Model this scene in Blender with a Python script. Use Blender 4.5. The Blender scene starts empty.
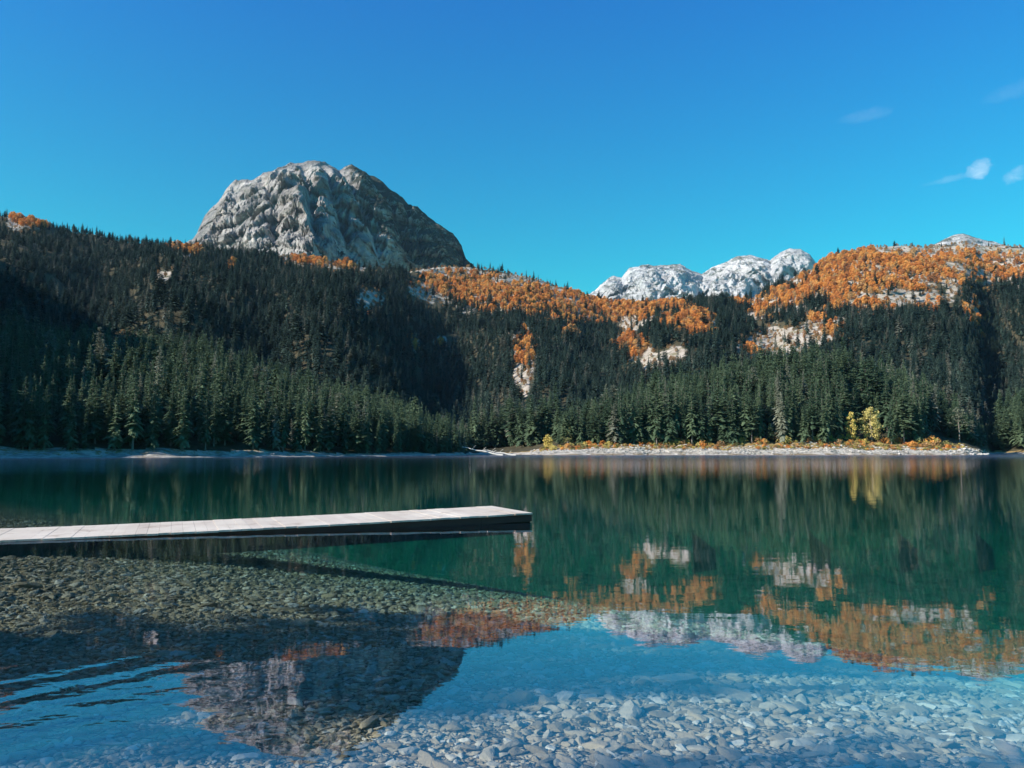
import bpy, math, random
import numpy as np
from mathutils import Vector, Matrix

R = math.radians
rng = np.random.default_rng(11)
random.seed(5)
scene = bpy.context.scene
COL = scene.collection

# ------------------------------------------------------------------ camera
CAM_H = 1.6
F = 800.0
PITCH = 4.82
HORIZON = 384 + F * math.tan(R(PITCH))
cd = bpy.data.cameras.new('camera')
cam = bpy.data.objects.new('camera', cd)
COL.objects.link(cam)
cam.location = (0, 0, CAM_H)
cam.rotation_euler = (R(90 + PITCH), 0, 0)
cd.sensor_width = 36
cd.lens = F / 1024 * 36
cd.clip_start = 0.05
cd.clip_end = 30000
scene.camera = cam

# ------------------------------------------------------------------ light
SUN_EL = 29.0
SUN_BACK = 24.0           # degrees the sun stands behind the straight left of the camera
sa = R(180 + SUN_BACK)
sdir = Vector((math.cos(R(SUN_EL)) * math.cos(sa), math.cos(R(SUN_EL)) * math.sin(sa), math.sin(R(SUN_EL))))
sl = bpy.data.lights.new('sun', 'SUN')
sl.energy = 5.0
sl.angle = R(0.5)
sl.color = (1.0, 0.93, 0.84)
so = bpy.data.objects.new('sun', sl)
so.rotation_euler = (-sdir).to_track_quat('-Z', 'Y').to_euler()
so.location = (-40, 0, 60)
COL.objects.link(so)

w = bpy.data.worlds.new('World')
scene.world = w
w.use_nodes = True
nt = w.node_tree
nt.nodes.clear()


class N:
    """small helper to write node trees"""
    def __init__(s, nt): s.nt = nt
    def new(s, typ, **kw):
        n = s.nt.nodes.new(typ)
        for k, v in kw.items():
            setattr(n, k, v)
        return n
    def sock(s, dst, v):
        if isinstance(v, bpy.types.NodeSocket):
            s.nt.links.new(v, dst)
        elif v is not None:
            dst.default_value = v
    def math(s, op, a, b=None, c=None, clamp=False):
        n = s.new('ShaderNodeMath', operation=op, use_clamp=clamp)
        s.sock(n.inputs[0], a)
        if b is not None: s.sock(n.inputs[1], b)
        if c is not None: s.sock(n.inputs[2], c)
        return n.outputs[0]
    def vmath(s, op, a, b=None):
        n = s.new('ShaderNodeVectorMath', operation=op)
        s.sock(n.inputs[0], a)
        if b is not None:
            s.sock(n.inputs[1] if op != 'SCALE' else n.inputs['Scale'], b)
        return n.outputs['Value'] if op in ('DOT_PRODUCT', 'LENGTH', 'DISTANCE') else n.outputs[0]
    def mix(s, f, a, b, blend='MIX'):
        n = s.new('ShaderNodeMix', data_type='RGBA', blend_type=blend)
        s.sock(n.inputs[0], f); s.sock(n.inputs[6], a); s.sock(n.inputs[7], b)
        return n.outputs[2]
    def noise(s, vec, scale, detail=4, rough=0.55, dist=0.0):
        n = s.new('ShaderNodeTexNoise')
        if vec is not None: s.sock(n.inputs['Vector'], vec)
        n.inputs['Scale'].default_value = scale
        n.inputs['Detail'].default_value = detail
        n.inputs['Roughness'].default_value = rough
        n.inputs['Distortion'].default_value = dist
        return n.outputs[0]
    def voronoi(s, vec, scale, feature='F1', out='Distance', rnd=1.0):
        n = s.new('ShaderNodeTexVoronoi', feature=feature)
        if vec is not None: s.sock(n.inputs['Vector'], vec)
        n.inputs['Scale'].default_value = scale
        n.inputs['Randomness'].default_value = rnd
        return n.outputs[out]
    def ramp(s, f, stops):
        n = s.new('ShaderNodeValToRGB')
        s.sock(n.inputs[0], f)
        cr = n.color_ramp
        while len(cr.elements) < len(stops): cr.elements.new(0.5)
        for e, (p, c) in zip(cr.elements, stops):
            e.position = p
            e.color = (c, c, c, 1) if isinstance(c, (int, float)) else (*c, 1)
        return n.outputs[0]
    def mapping(s, vec, scale=(1, 1, 1), rot=(0, 0, 0)):
        n = s.new('ShaderNodeMapping')
        s.sock(n.inputs[0], vec)
        n.inputs['Scale'].default_value = scale
        n.inputs['Rotation'].default_value = rot
        return n.outputs[0]
    def bump(s, h, strength, dist, normal=None):
        n = s.new('ShaderNodeBump')
        n.inputs['Strength'].default_value = strength
        n.inputs['Distance'].default_value = dist
        s.sock(n.inputs['Height'], h)
        if normal is not None: s.sock(n.inputs['Normal'], normal)
        return n.outputs[0]


TH = R(PITCH)
CT, ST = math.cos(TH), math.sin(TH)


def pix(px, py):
    """view ray of a photo pixel as (X/Y, Z/Y)"""
    u = (np.asarray(px, float) - 512) / F
    v = (384 - np.asarray(py, float)) / F
    dy = CT - v * ST
    return u / dy, (v * CT + ST) / dy


def proj(x, y, z):
    zc = z - CAM_H
    fwd = np.maximum(y * CT + zc * ST, 1e-3)
    up = -y * ST + zc * CT
    return 512 + F * x / fwd, 384 - F * up / fwd


SKY_STRENGTH = 0.11
q = N(nt)
sky = q.new('ShaderNodeTexSky', sky_type='NISHITA', sun_disc=False)
sky.sun_elevation = R(SUN_EL)
sky.sun_rotation = R(270 - SUN_BACK)
sky.altitude = 1400
sky.air_density = 1.0
sky.dust_density = 0.0
sky.ozone_density = 4.0
hs = q.new('ShaderNodeHueSaturation')
hs.inputs['Saturation'].default_value = 1.0
q.sock(hs.inputs['Color'], sky.outputs[0])
sep = q.new('ShaderNodeSeparateXYZ')
tc = q.new('ShaderNodeTexCoord')
dirn = q.vmath('NORMALIZE', tc.outputs['Generated'])
q.sock(sep.inputs[0], dirn)
tint = q.mix(q.math('MULTIPLY', q.math('SUBTRACT', sep.outputs[2], 0.10), 2.4, clamp=True), (0.10, 1.05, 0.63, 1), (0.10, 0.76, 1.18, 1))
skyc = q.mix(1.0, hs.outputs[0], tint, 'MULTIPLY')
cl = None
nz = q.noise(q.mapping(dirn, (55, 55, 80)), 1.0, 7, 0.7, 0.8)
# wisps of cloud at real sky directions: (px, py, half width deg, half height deg, tilt, strength)
for (cx, cy, hw, hh, tilt, k) in ((979, 169, 0.95, 0.62, 0.5, 0.85), (958, 177, 2.2, 0.24, 0.1, 0.22), (1016, 175, 0.8, 0.5, 0.5, 0.42), (868, 115, 1.9, 0.5, 0.05, 0.13),
                                  (1014, 90, 1.8, 0.6, 0.1, 0.11)):
    tx, tz = pix(cx, cy)
    c = Vector((float(tx), 1, float(tz))).normalized()
    rt = c.cross(Vector((0, 0, 1))).normalized()
    up = rt.cross(c)
    a1 = rt * math.cos(tilt) + up * math.sin(tilt)
    a2 = -rt * math.sin(tilt) + up * math.cos(tilt)
    du = q.math('MULTIPLY', q.vmath('DOT_PRODUCT', dirn, tuple(a1)), 1 / R(hw))
    du = q.math('SUBTRACT', du, float(c.dot(a1)) / R(hw))
    dv = q.math('MULTIPLY', q.vmath('DOT_PRODUCT', dirn, tuple(a2)), 1 / R(hh))
    d2 = q.math('ADD', q.math('MULTIPLY', du, du), q.math('MULTIPLY', dv, dv))
    front = q.math('GREATER_THAN', q.vmath('DOT_PRODUCT', dirn, tuple(c)), 0.5)
    m = q.math('SUBTRACT', q.math('SUBTRACT', q.math('MULTIPLY', nz, 2.8), 0.55), d2)
    m = q.math('MULTIPLY', q.math('MULTIPLY', m, 0.32, clamp=True), k)
    m = q.math('MULTIPLY', m, front)
    cl = m if cl is None else q.math('MAXIMUM', cl, m)
skyc = q.mix(cl, skyc, (6.5, 6.9, 7.2, 1))
bg = q.new('ShaderNodeBackground')
bg.inputs['Strength'].default_value = SKY_STRENGTH
q.sock(bg.inputs['Color'], skyc)
wo = q.new('ShaderNodeOutputWorld')
nt.links.new(bg.outputs[0], wo.inputs['Surface'])

scene.view_settings.view_transform = 'Standard'
scene.view_settings.look = 'None'
scene.view_settings.exposure = 0.85
scene.view_settings.gamma = 1.0
scene.render.engine = 'CYCLES'
cy = scene.cycles
cy.use_denoising = True
cy.max_bounces = 8
cy.diffuse_bounces = 2
cy.glossy_bounces = 3
cy.transmission_bounces = 4
cy.transparent_max_bounces = 16
cy.volume_bounces = 0
cy.caustics_reflective = False
cy.caustics_refractive = False
cy.sample_clamp_indirect = 4.0


# ------------------------------------------------------------------ helpers
def tag(o, label=None, cat=None, group=None, kind=None):
    if label: o['label'] = label
    if cat: o['category'] = cat
    if group: o['group'] = group
    if kind: o['kind'] = kind
    return o


def empty(name, loc=(0, 0, 0), rz=0.0):
    o = bpy.data.objects.new(name, None)
    COL.objects.link(o)
    o.location = loc
    o.rotation_euler = (0, 0, rz)
    o.empty_display_size = 0.2
    return o


def mesh_np(name, V, Fc, mats, mi=None, smooth=False):
    """mesh from an array of verts and an array of tris or quads"""
    V = np.asarray(V, np.float32)
    Fc = np.asarray(Fc, np.int32)
    me = bpy.data.meshes.new(name)
    n, k = Fc.shape
    me.vertices.add(len(V))
    me.vertices.foreach_set('co', V.ravel())
    me.loops.add(n * k)
    me.loops.foreach_set('vertex_index', Fc.ravel())
    me.polygons.add(n)
    me.polygons.foreach_set('loop_start', np.arange(0, n * k, k, dtype=np.int32))
    me.polygons.foreach_set('loop_total', np.full(n, k, dtype=np.int32))
    for m in mats: me.materials.append(m)
    if mi is not None: me.polygons.foreach_set('material_index', np.asarray(mi, np.int32))
    me.polygons.foreach_set('use_smooth', np.full(n, smooth, dtype=bool))
    me.update(calc_edges=True)
    return me


def link(name, me, parent=None):
    o = bpy.data.objects.new(name, me)
    COL.objects.link(o)
    if parent is not None: o.parent = parent
    return o


def _hash(ix, iy, seed):
    n = (ix * 374761393 + iy * 668265263 + seed * 1274126177) & 0xffffffff
    n = ((n ^ (n >> 13)) * 1274126177) & 0xffffffff
    return ((n ^ (n >> 16)) & 0xffff) / 65535.0 * 2 - 1


def vnoise(x, y, seed=0):
    x = np.asarray(x, float); y = np.asarray(y, float)
    ix = np.floor(x).astype(np.int64); iy = np.floor(y).astype(np.int64)
    fx = x - ix; fy = y - iy
    fx = fx * fx * fx * (fx * (fx * 6 - 15) + 10); fy = fy * fy * fy * (fy * (fy * 6 - 15) + 10)
    a = _hash(ix, iy, seed); b = _hash(ix + 1, iy, seed)
    c = _hash(ix, iy + 1, seed); d = _hash(ix + 1, iy + 1, seed)
    return (a * (1 - fx) + b * fx) * (1 - fy) + (c * (1 - fx) + d * fx) * fy


def fbm(x, y, seed=0, oct=5, gain=0.5):
    s = 0; a = 1; t = 0
    for i in range(oct):
        s = s + a * vnoise(x * 2 ** i + 17.3 * i, y * 2 ** i - 9.1 * i, seed + i)
        t += a; a *= gain
    return s / t


def ridged(x, y, seed=0, oct=5, gain=0.55):
    s = 0; a = 1; t = 0
    for i in range(oct):
        s = s + a * (1 - 2 * np.abs(vnoise(x * 2 ** i + 7.7 * i, y * 2 ** i + 3.1 * i, seed + i)))
        t += a; a *= gain
    return s / t


def sstep(a, b, x):
    t = np.clip((x - a) / (b - a), 0, 1)
    return t * t * (3 - 2 * t)


# ------------------------------------------------------------------ materials
def mat(name):
    m = bpy.data.materials.new(name)
    m.use_nodes = True
    t = m.node_tree
    p = t.nodes['Principled BSDF']
    return m, N(t), p


def geo(q): return q.new('ShaderNodeNewGeometry').outputs['Position']


def mk_needles(name, c1, c2, trans=0.12):
    m, q, p = mat(name)
    oi = q.new('ShaderNodeObjectInfo').outputs['Random']
    n = q.noise(geo(q), 0.35, 3)
    f = q.math('ADD', q.math('MULTIPLY', q.math('POWER', oi, 1.5), 0.9), q.math('MULTIPLY', n, 0.3))
    c = q.mix(f, (*c1, 1), (*c2, 1))
    g = q.math('FRACT', q.math('MULTIPLY', oi, 17.3))
    pale = q.math('GREATER_THAN', g, 0.90)
    c = q.mix(q.math('MULTIPLY', pale, 0.6), c, (0.24, 0.23, 0.18, 1))
    q.sock(p.inputs['Base Color'], c)
    p.inputs['Roughness'].default_value = 0.7
    p.inputs['Specular IOR Level'].default_value = 0.25
    tr = q.new('ShaderNodeBsdfTranslucent')
    q.sock(tr.inputs[0], c)
    mx = q.new('ShaderNodeMixShader')
    mx.inputs[0].default_value = trans
    q.nt.links.new(p.outputs[0], mx.inputs[1]); q.nt.links.new(tr.outputs[0], mx.inputs[2])
    q.nt.links.new(mx.outputs[0], q.nt.nodes['Material Output'].inputs[0])
    return m


def mk_leaves(name, cols, trans=0.25, scale=0.5):
    m, q, p = mat(name)
    oi = q.new('ShaderNodeObjectInfo').outputs['Random']
    n = q.noise(geo(q), scale, 3)
    f = q.math('ADD', q.math('MULTIPLY', oi, 0.95), q.math('MULTIPLY', q.math('SUBTRACT', n, 0.5), 0.8))
    k = len(cols)
    c = q.ramp(f, [(i / (k - 1), c) for i, c in enumerate(cols)])
    q.sock(p.inputs['Base Color'], c)
    p.inputs['Roughness'].default_value = 0.65
    p.inputs['Specular IOR Level'].default_value = 0.2
    tr = q.new('ShaderNodeBsdfTranslucent')
    q.sock(tr.inputs[0], c)
    mx = q.new('ShaderNodeMixShader')
    mx.inputs[0].default_value = trans
    q.nt.links.new(p.outputs[0], mx.inputs[1]); q.nt.links.new(tr.outputs[0], mx.inputs[2])
    q.nt.links.new(mx.outputs[0], q.nt.nodes['Material Output'].inputs[0])
    return m


M_NEEDLE = mk_needles('conifer_needles', (0.026, 0.056, 0.030), (0.105, 0.150, 0.078))
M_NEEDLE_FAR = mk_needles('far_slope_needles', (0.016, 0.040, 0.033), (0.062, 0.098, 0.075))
M_NEEDLE_PALE = mk_needles('pale_needles', (0.12, 0.135, 0.095), (0.19, 0.19, 0.13))
M_ORANGE = mk_leaves('orange_leaves', [(0.26, 0.12, 0.055), (0.60, 0.22, 0.06), (0.74, 0.31, 0.075), (0.80, 0.42, 0.12), (0.40, 0.28, 0.16)])
M_RUST = mk_leaves('rust_leaves', [(0.28, 0.17, 0.08), (0.42, 0.26, 0.12), (0.40, 0.17, 0.06)])
M_YELLOW = mk_leaves('yellow_leaves', [(0.42, 0.33, 0.10), (0.62, 0.49, 0.14), (0.54, 0.46, 0.17)])
M_GREENISH = mk_leaves('olive_leaves', [(0.16, 0.17, 0.07), (0.28, 0.26, 0.10), (0.24, 0.25, 0.12)])

M_BARK, q, p = mat('bark')
q.sock(p.inputs['Base Color'], q.mix(q.noise(q.mapping(geo(q), (3, 3, 0.6)), 1.0, 4), (0.09, 0.075, 0.06, 1), (0.24, 0.21, 0.18, 1)))
p.inputs['Roughness'].default_value = 0.9


def mk_ground():
    m, q, p = mat('ground_surface')
    g = geo(q)
    def attr(n):
        a = q.new('ShaderNodeAttribute', attribute_name=n)
        return a.outputs['Fac']
    n1 = q.noise(g, 0.05, 6, 0.6)
    n2 = q.noise(g, 0.6, 5, 0.6)
    # forest floor
    fl = q.mix(n2, (0.035, 0.035, 0.022, 1), (0.10, 0.085, 0.05, 1))
    # pale limestone scree with gullies and tufts
    rk = q.mix(q.ramp(q.noise(g, 0.09, 8, 0.7), [(0.35, 0.0), (0.62, 1.0)]), (0.27, 0.23, 0.185, 1), (0.46, 0.41, 0.35, 1))
    tuft = q.ramp(q.noise(q.vmath('ADD', g, (31, 5, 0)), 0.13, 6, 0.65), [(0.50, 0.0), (0.58, 1.0)])
    rk = q.mix(q.math('MULTIPLY', tuft, 0.7), rk, (0.13, 0.12, 0.055, 1))
    edge = q.math('ADD', attr('rock'), q.math('MULTIPLY', q.math('SUBTRACT', n1, 0.5), 1.1))
    c = q.mix(q.ramp(edge, [(0.46, 0.0), (0.56, 1.0)]), fl, rk)
    # beach: pale gravel, dry grass on the top of the bank
    bc = q.mix(q.ramp(q.noise(g, 0.35, 7, 0.7), [(0.38, 0.0), (0.6, 1.0)]), (0.22, 0.20, 0.17, 1), (0.50, 0.46, 0.40, 1))
    gr = q.mix(q.noise(g, 0.5, 4), (0.26, 0.15, 0.06, 1), (0.34, 0.27, 0.12, 1))
    bc = q.mix(q.ramp(q.math('ADD', attr('dry'), q.math('MULTIPLY', q.math('SUBTRACT', n2, 0.5), 0.9)), [(0.45, 0.0), (0.55, 1.0)]), bc, gr)
    c = q.mix(q.ramp(q.math('ADD', attr('beach'), q.math('MULTIPLY', q.math('SUBTRACT', n2, 0.5), 0.5)), [(0.45, 0.0), (0.55, 1.0)]), c, bc)
    # lake bed: cobbles
    wob = q.vmath('ADD', g, q.vmath('SCALE', q.new_noise_vec(g), 0.12)) if hasattr(q, 'new_noise_vec') else g
    ce = q.voronoi(wob, 9.0, 'DISTANCE_TO_EDGE')
    cc = q.voronoi(wob, 9.0, 'F1', 'Color')
    sp = q.new('ShaderNodeSeparateColor'); q.sock(sp.inputs[0], cc)
    sc = q.mix(sp.outputs[0], (0.24, 0.17, 0.10, 1), (0.52, 0.41, 0.27, 1))
    sc = q.mix(q.ramp(ce, [(0.02, 0.0), (0.14, 1.0)]), (0.07, 0.06, 0.04, 1), sc)
    silt = q.mix(n1, (0.28, 0.25, 0.17, 1), (0.42, 0.38, 0.27, 1))
    big = q.voronoi(q.mapping(g, (1, 1, 1)), 2.2, 'F1', 'Distance')
    silt = q.mix(q.ramp(q.math('ADD', q.noise(g, 0.7, 6, 0.65), q.math('MULTIPLY', big, 0.2)), [(0.42, 1.0), (0.62, 0.0)]), silt, (0.11, 0.11, 0.07, 1))
    bed = q.mix(attr('deep'), sc, silt)
    c = q.mix(attr('bed'), c, bed)
    q.sock(p.inputs['Base Color'], c)
    p.inputs['Roughness'].default_value = 0.95
    p.inputs['Specular IOR Level'].default_value = 0.1
    nb = q.bump(q.noise(g, 0.25, 8, 0.7), 0.8, 1.6)
    q.sock(p.inputs['Normal'], nb)
    return m


M_GROUND = mk_ground()


def mk_rock(name, ca, cb, cveg_dark, veg_shade_k, scale, bd, veg_dark_ramp=(0.5, 0.6)):
    m, q, p = mat(name)
    g = geo(q)
    st = q.noise(q.mapping(g, (1, 1, 2.2), (0.3, 0.35, 0)), scale, 9, 0.68, 0.4)
    c = q.mix(q.ramp(st, [(0.36, 0.0), (0.62, 1.0)]), (*ca, 1), (*cb, 1))
    blotch = q.noise(g, scale * 0.35, 5, 0.6)
    c = q.mix(q.ramp(blotch, [(0.48, 0.0), (0.72, 0.45)]), c, (cb[0] * 0.86, cb[1] * 0.75, cb[2] * 0.64, 1))
    band = q.noise(q.mapping(g, (0.16, 0.5, 1.0), (0.0, 0.62, 0.0)), scale * 1.6, 7, 0.7, 0.3)
    c = q.mix(q.math('MULTIPLY', q.ramp(band, [(0.46, 0.0), (0.60, 1.0)]), 0.55), c, (ca[0] * 0.62, ca[1] * 0.64, ca[2] * 0.68, 1))
    # cracks
    cr = q.ramp(q.noise(q.mapping(g, (1, 1, 0.45), (0, 0.5, 0)), scale * 3.2, 6, 0.7, 1.0), [(0.40, 1.0), (0.47, 0.0)])
    c = q.mix(q.math('MULTIPLY', cr, 0.5), c, (ca[0] * 0.42, ca[1] * 0.42, ca[2] * 0.42, 1))
    a = q.new('ShaderNodeAttribute', attribute_name='veg').outputs['Fac']  # ledge plants plus shade painted on the dome's right flank
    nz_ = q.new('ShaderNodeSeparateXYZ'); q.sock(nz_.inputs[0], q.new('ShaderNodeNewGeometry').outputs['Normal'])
    v = q.math('ADD', q.math('MULTIPLY', q.noise(g, scale * 2.4, 7, 0.7), 0.75), q.math('ADD', q.math('MULTIPLY', a, veg_shade_k), q.math('MULTIPLY', q.math('SUBTRACT', nz_.outputs[2], 0.5), 0.25)))
    c = q.mix(q.ramp(v, [(veg_dark_ramp[0], 0.0), (veg_dark_ramp[1], 1.0)]), c, (*cveg_dark, 1))
    q.sock(p.inputs['Base Color'], c)
    p.inputs['Roughness'].default_value = 0.95
    p.inputs['Specular IOR Level'].default_value = 0.1
    b1 = q.bump(st, 0.9, bd)
    b2 = q.bump(q.noise(g, scale * 4, 6, 0.7), 0.7, bd * 0.35, b1)
    q.sock(p.inputs['Normal'], b2)
    return m


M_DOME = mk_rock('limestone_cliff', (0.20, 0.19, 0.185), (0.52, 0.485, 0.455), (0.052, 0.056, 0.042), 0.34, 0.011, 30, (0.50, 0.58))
M_PEAK = mk_rock('pale_peak_rock', (0.42, 0.42, 0.42), (0.70, 0.69, 0.68), (0.13, 0.14, 0.12), 0.16, 0.006, 60, (0.45, 0.53))


def mk_stone():
    m, q, p = mat('lake_stone')
    oi = q.new('ShaderNodeObjectInfo').outputs['Random']
    g = geo(q)
    c = q.ramp(oi, [(0.0, (0.17, 0.115, 0.06)), (0.45, (0.36, 0.265, 0.165)), (0.8, (0.44, 0.36, 0.265)), (1.0, (0.64, 0.58, 0.50))])
    c = q.mix(q.math('MULTIPLY', q.noise(g, 14, 6, 0.65), 0.75), c, (0.17, 0.145, 0.085, 1))
    q.sock(p.inputs['Base Color'], c)
    p.inputs['Roughness'].default_value = 0.8
    q.sock(p.inputs['Normal'], q.bump(q.noise(g, 30, 5, 0.6), 0.5, 0.02))
    return m


M_STONE = mk_stone()


def mk_water():
    m = bpy.data.materials.new('lake_water')
    m.use_nodes = True
    t = m.node_tree
    t.nodes.clear()
    q = N(t)
    g = geo(q)
    # ripples a few hundredths of a degree to half a degree steep
    a = q.noise(q.mapping(g, (1.0, 1.6, 1), (0, 0, 0.25)), 2.2, 3, 0.5)
    b = q.noise(q.mapping(g, (1.0, 2.2, 1), (0, 0, -0.15)), 0.45, 2, 0.5)
    c = q.noise(q.mapping(g, (1.0, 2.0, 1)), 9.0, 2, 0.5)
    breeze = q.ramp(q.noise(q.mapping(g, (1, 3, 1)), 0.02, 3, 0.6), [(0.40, 0.25), (0.65, 1.0)])
    sx = q.new('ShaderNodeSeparateXYZ'); q.sock(sx.inputs[0], g)
    far = q.math('MULTIPLY', q.math('SUBTRACT', sx.outputs[1], 6.0), 1 / 60.0, clamp=True)   # open water is less sheltered than the near bank
    h = q.math('ADD', q.math('MULTIPLY', a, 0.0016), q.math('ADD', q.math('MULTIPLY', b, 0.0040), q.math('MULTIPLY', c, 0.00016)))
    open_ = q.math('MULTIPLY', q.math('SUBTRACT', sx.outputs[1], 30.0), 1 / 220.0, clamp=True)
    h = q.math('MULTIPLY', h, q.math('ADD', 0.5, q.math('ADD', q.math('MULTIPLY', q.math('MULTIPLY', far, breeze), 0.9), q.math('MULTIPLY', open_, 9.0))))
    sy = sx.outputs[1]
    ph = q.math('ADD', q.math('MULTIPLY', sx.outputs[0], -0.74), q.math('MULTIPLY', sy, 0.67))
    ph = q.math('ADD', ph, q.math('MULTIPLY', a, 0.5))
    wv = q.math('SINE', q.math('MULTIPLY', ph, 6.283 / 0.42))
    mk = q.math('ADD', q.math('POWER', q.math('ADD', sx.outputs[0], 3.0), 2.0), q.math('POWER', q.math('SUBTRACT', sy, 5.1), 2.0))
    mk = q.math('SUBTRACT', 1.0, q.math('MULTIPLY', mk, 1 / 2.6), clamp=True)
    h = q.math('ADD', h, q.math('MULTIPLY', q.math('MULTIPLY', wv, mk), 0.0011))
    nrm = q.bump(h, 1.0, 1.0)
    # same reflectance from above and from below (a Fresnel node would shut the sun out by total reflection)
    lw = q.new('ShaderNodeLayerWeight'); lw.inputs['Blend'].default_value = 0.5
    q.sock(lw.inputs['Normal'], nrm)
    fres = q.math('ADD', q.math('MULTIPLY', q.math('POWER', lw.outputs['Facing'], 3.5), 0.98), 0.02)
    tr = q.new('ShaderNodeBsdfTransparent')
    gl = q.new('ShaderNodeBsdfAnisotropic')
    q.sock(gl.inputs['Roughness'], q.math('MULTIPLY', open_, 0.16))   # wind ripples too fine to see one by one
    q.sock(gl.inputs['Normal'], nrm)
    gl.inputs['Color'].default_value = (0.92, 0.87, 1.0, 1)
    mx = q.new('ShaderNodeMixShader')
    q.sock(mx.inputs[0], fres)
    t.links.new(tr.outputs[0], mx.inputs[1]); t.links.new(gl.outputs[0], mx.inputs[2])
    out = q.new('ShaderNodeOutputMaterial')
    t.links.new(mx.outputs[0], out.inputs['Surface'])
    ab = q.new('ShaderNodeVolumeAbsorption')
    ab.inputs['Color'].default_value = (0.22, 0.86, 0.82, 1)
    ab.inputs['Density'].default_value = 0.15
    sc_ = q.new('ShaderNodeVolumeScatter')
    sc_.inputs['Color'].default_value = (0.20, 0.85, 0.75, 1)
    sc_.inputs['Density'].default_value = 0.0034
    ad = q.new('ShaderNodeAddShader')
    t.links.new(ab.outputs[0], ad.inputs[0]); t.links.new(sc_.outputs[0], ad.inputs[1])
    t.links.new(ad.outputs[0], out.inputs['Volume'])
    return m


M_WATER = mk_water()

# ------------------------------------------------------------------ terrain
# per column of the place: shore distance, bank width and height, near crest, far crest
#        px    Ys   Wb   zb   Ya   pyA   Yb    pyB
TAB = [(-500, 90, 16, 1.0, 185, 70, 900, 110),  # this row and the next: unseen hills raised to shade the left forest
       (-200, 150, 16, 1.0, 300, 128, 950, 125),
       (-22, 188, 6, 0.5, 398, 350, 1095, 216),
       (0,    190, 6, 0.5, 400, 352, 1100, 217),
       (30,   194, 6, 0.5, 400, 356, 1100, 222),
       (100,  203, 6, 0.5, 405, 366, 1150, 238),
       (150,  210, 6, 0.5, 410, 368, 1200, 245),
       (200,  218, 6, 0.5, 415, 372, 1200, 250),
       (300,  240, 6, 0.5, 420, 410, 1250, 260),
       (350,  255, 6, 0.5, 425, 424, 1300, 266),
       (400,  275, 12, 0.8, 430, 438, 1350, 272),
       (435,  295, 12, 0.8, 440, 447, 1420, 266),
       (455,  315, 12, 0.8, 470, 449, 1460, 266),
       (480,  400, 12, 0.9, 500, 449, 1500, 270),
       (505,  410, 12, 1.2, 500, 447, 1500, 273),
       (528,  395, 12, 1.6, 450, 447, 1520, 278),
       (545,  385, 14, 3.2, 450, 443, 1520, 283),
       (560,  382, 14, 4.2, 460, 438, 1500, 289),
       (600,  380, 14, 4.6, 480, 432, 1480, 300),
       (640,  380, 13, 4.6, 500, 424, 1450, 305),
       (700,  378, 13, 4.4, 510, 408, 1420, 303),
       (750,  378, 13, 4.3, 520, 395, 1400, 300),
       (780,  378, 13, 4.3, 520, 388, 1400, 286),
       (810,  378, 13, 4.3, 520, 385, 1380, 270),
       (830,  378, 13, 4.3, 520, 385, 1360, 258),
       (860,  378, 13, 4.3, 520, 390, 1350, 249),
       (900,  378, 13, 4.5, 510, 406, 1350, 246),
       (930,  378, 14, 5.0, 490, 420, 1350, 245),
       (950,  380, 14, 5.0, 470, 432, 1350, 244),
       (965,  384, 12, 4.6, 455, 440, 1350, 243),
       (980,  392, 8,  2.0, 470, 446, 1350, 245),
       (990,  500, 12, 1.5, 570, 437, 1350, 246),
       (1024, 490, 12, 1.5, 570, 420, 1350, 246),
       (1200, 480, 12, 1.5, 580, 405, 1300, 240),
       (1500, 480, 12, 1.5, 700, 400, 1200, 235)]
TAB = np.array(TAB, float)
tH = pix(TAB[:, 0], np.full(len(TAB), HORIZON))[0]
tA, eA = pix(TAB[:, 0], TAB[:, 5])
tB, eB = pix(TAB[:, 0], TAB[:, 7])


def smooth_interp(t, xs, ys):
    xs = np.asarray(xs); ys = np.asarray(ys)
    return np.interp(t, xs, ys)


def softplus(x): return np.log1p(np.exp(np.clip(x, -30, 30)))


def z_near(x, y):
    q1 = y - 2.2 - 0.25 * vnoise(x / 3.0, x * 0 + 1.5, 3)
    q2 = x + 17.0 + np.maximum(0, y - 20) * 0.9 + 0.8 * vnoise(y / 6.0, y * 0 + 2.5, 4)
    qq = -1.2 * np.log(np.exp(-np.clip(q1, -200, 200) / 1.2) + np.exp(-np.clip(q2, -200, 200) / 1.2))
    depth = 0.44 * (1 - 0.4 * sstep(-3, -9, x) * sstep(8, 12, y)) * (1 - np.exp(-np.maximum(qq, 0) / 3.2)) + 0.0030 * np.maximum(0, x + y - 10.5) ** 2 * (y < 60) + 0.092 * softplus((x + y - 7.6) / 1.5) * 1.5
    bank = 0.10 * np.maximum(-qq, 0)
    bank = np.minimum(bank, 4 + bank * 0.15)
    return np.where(qq > 0, -np.minimum(depth, 7.0), bank), qq


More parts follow.
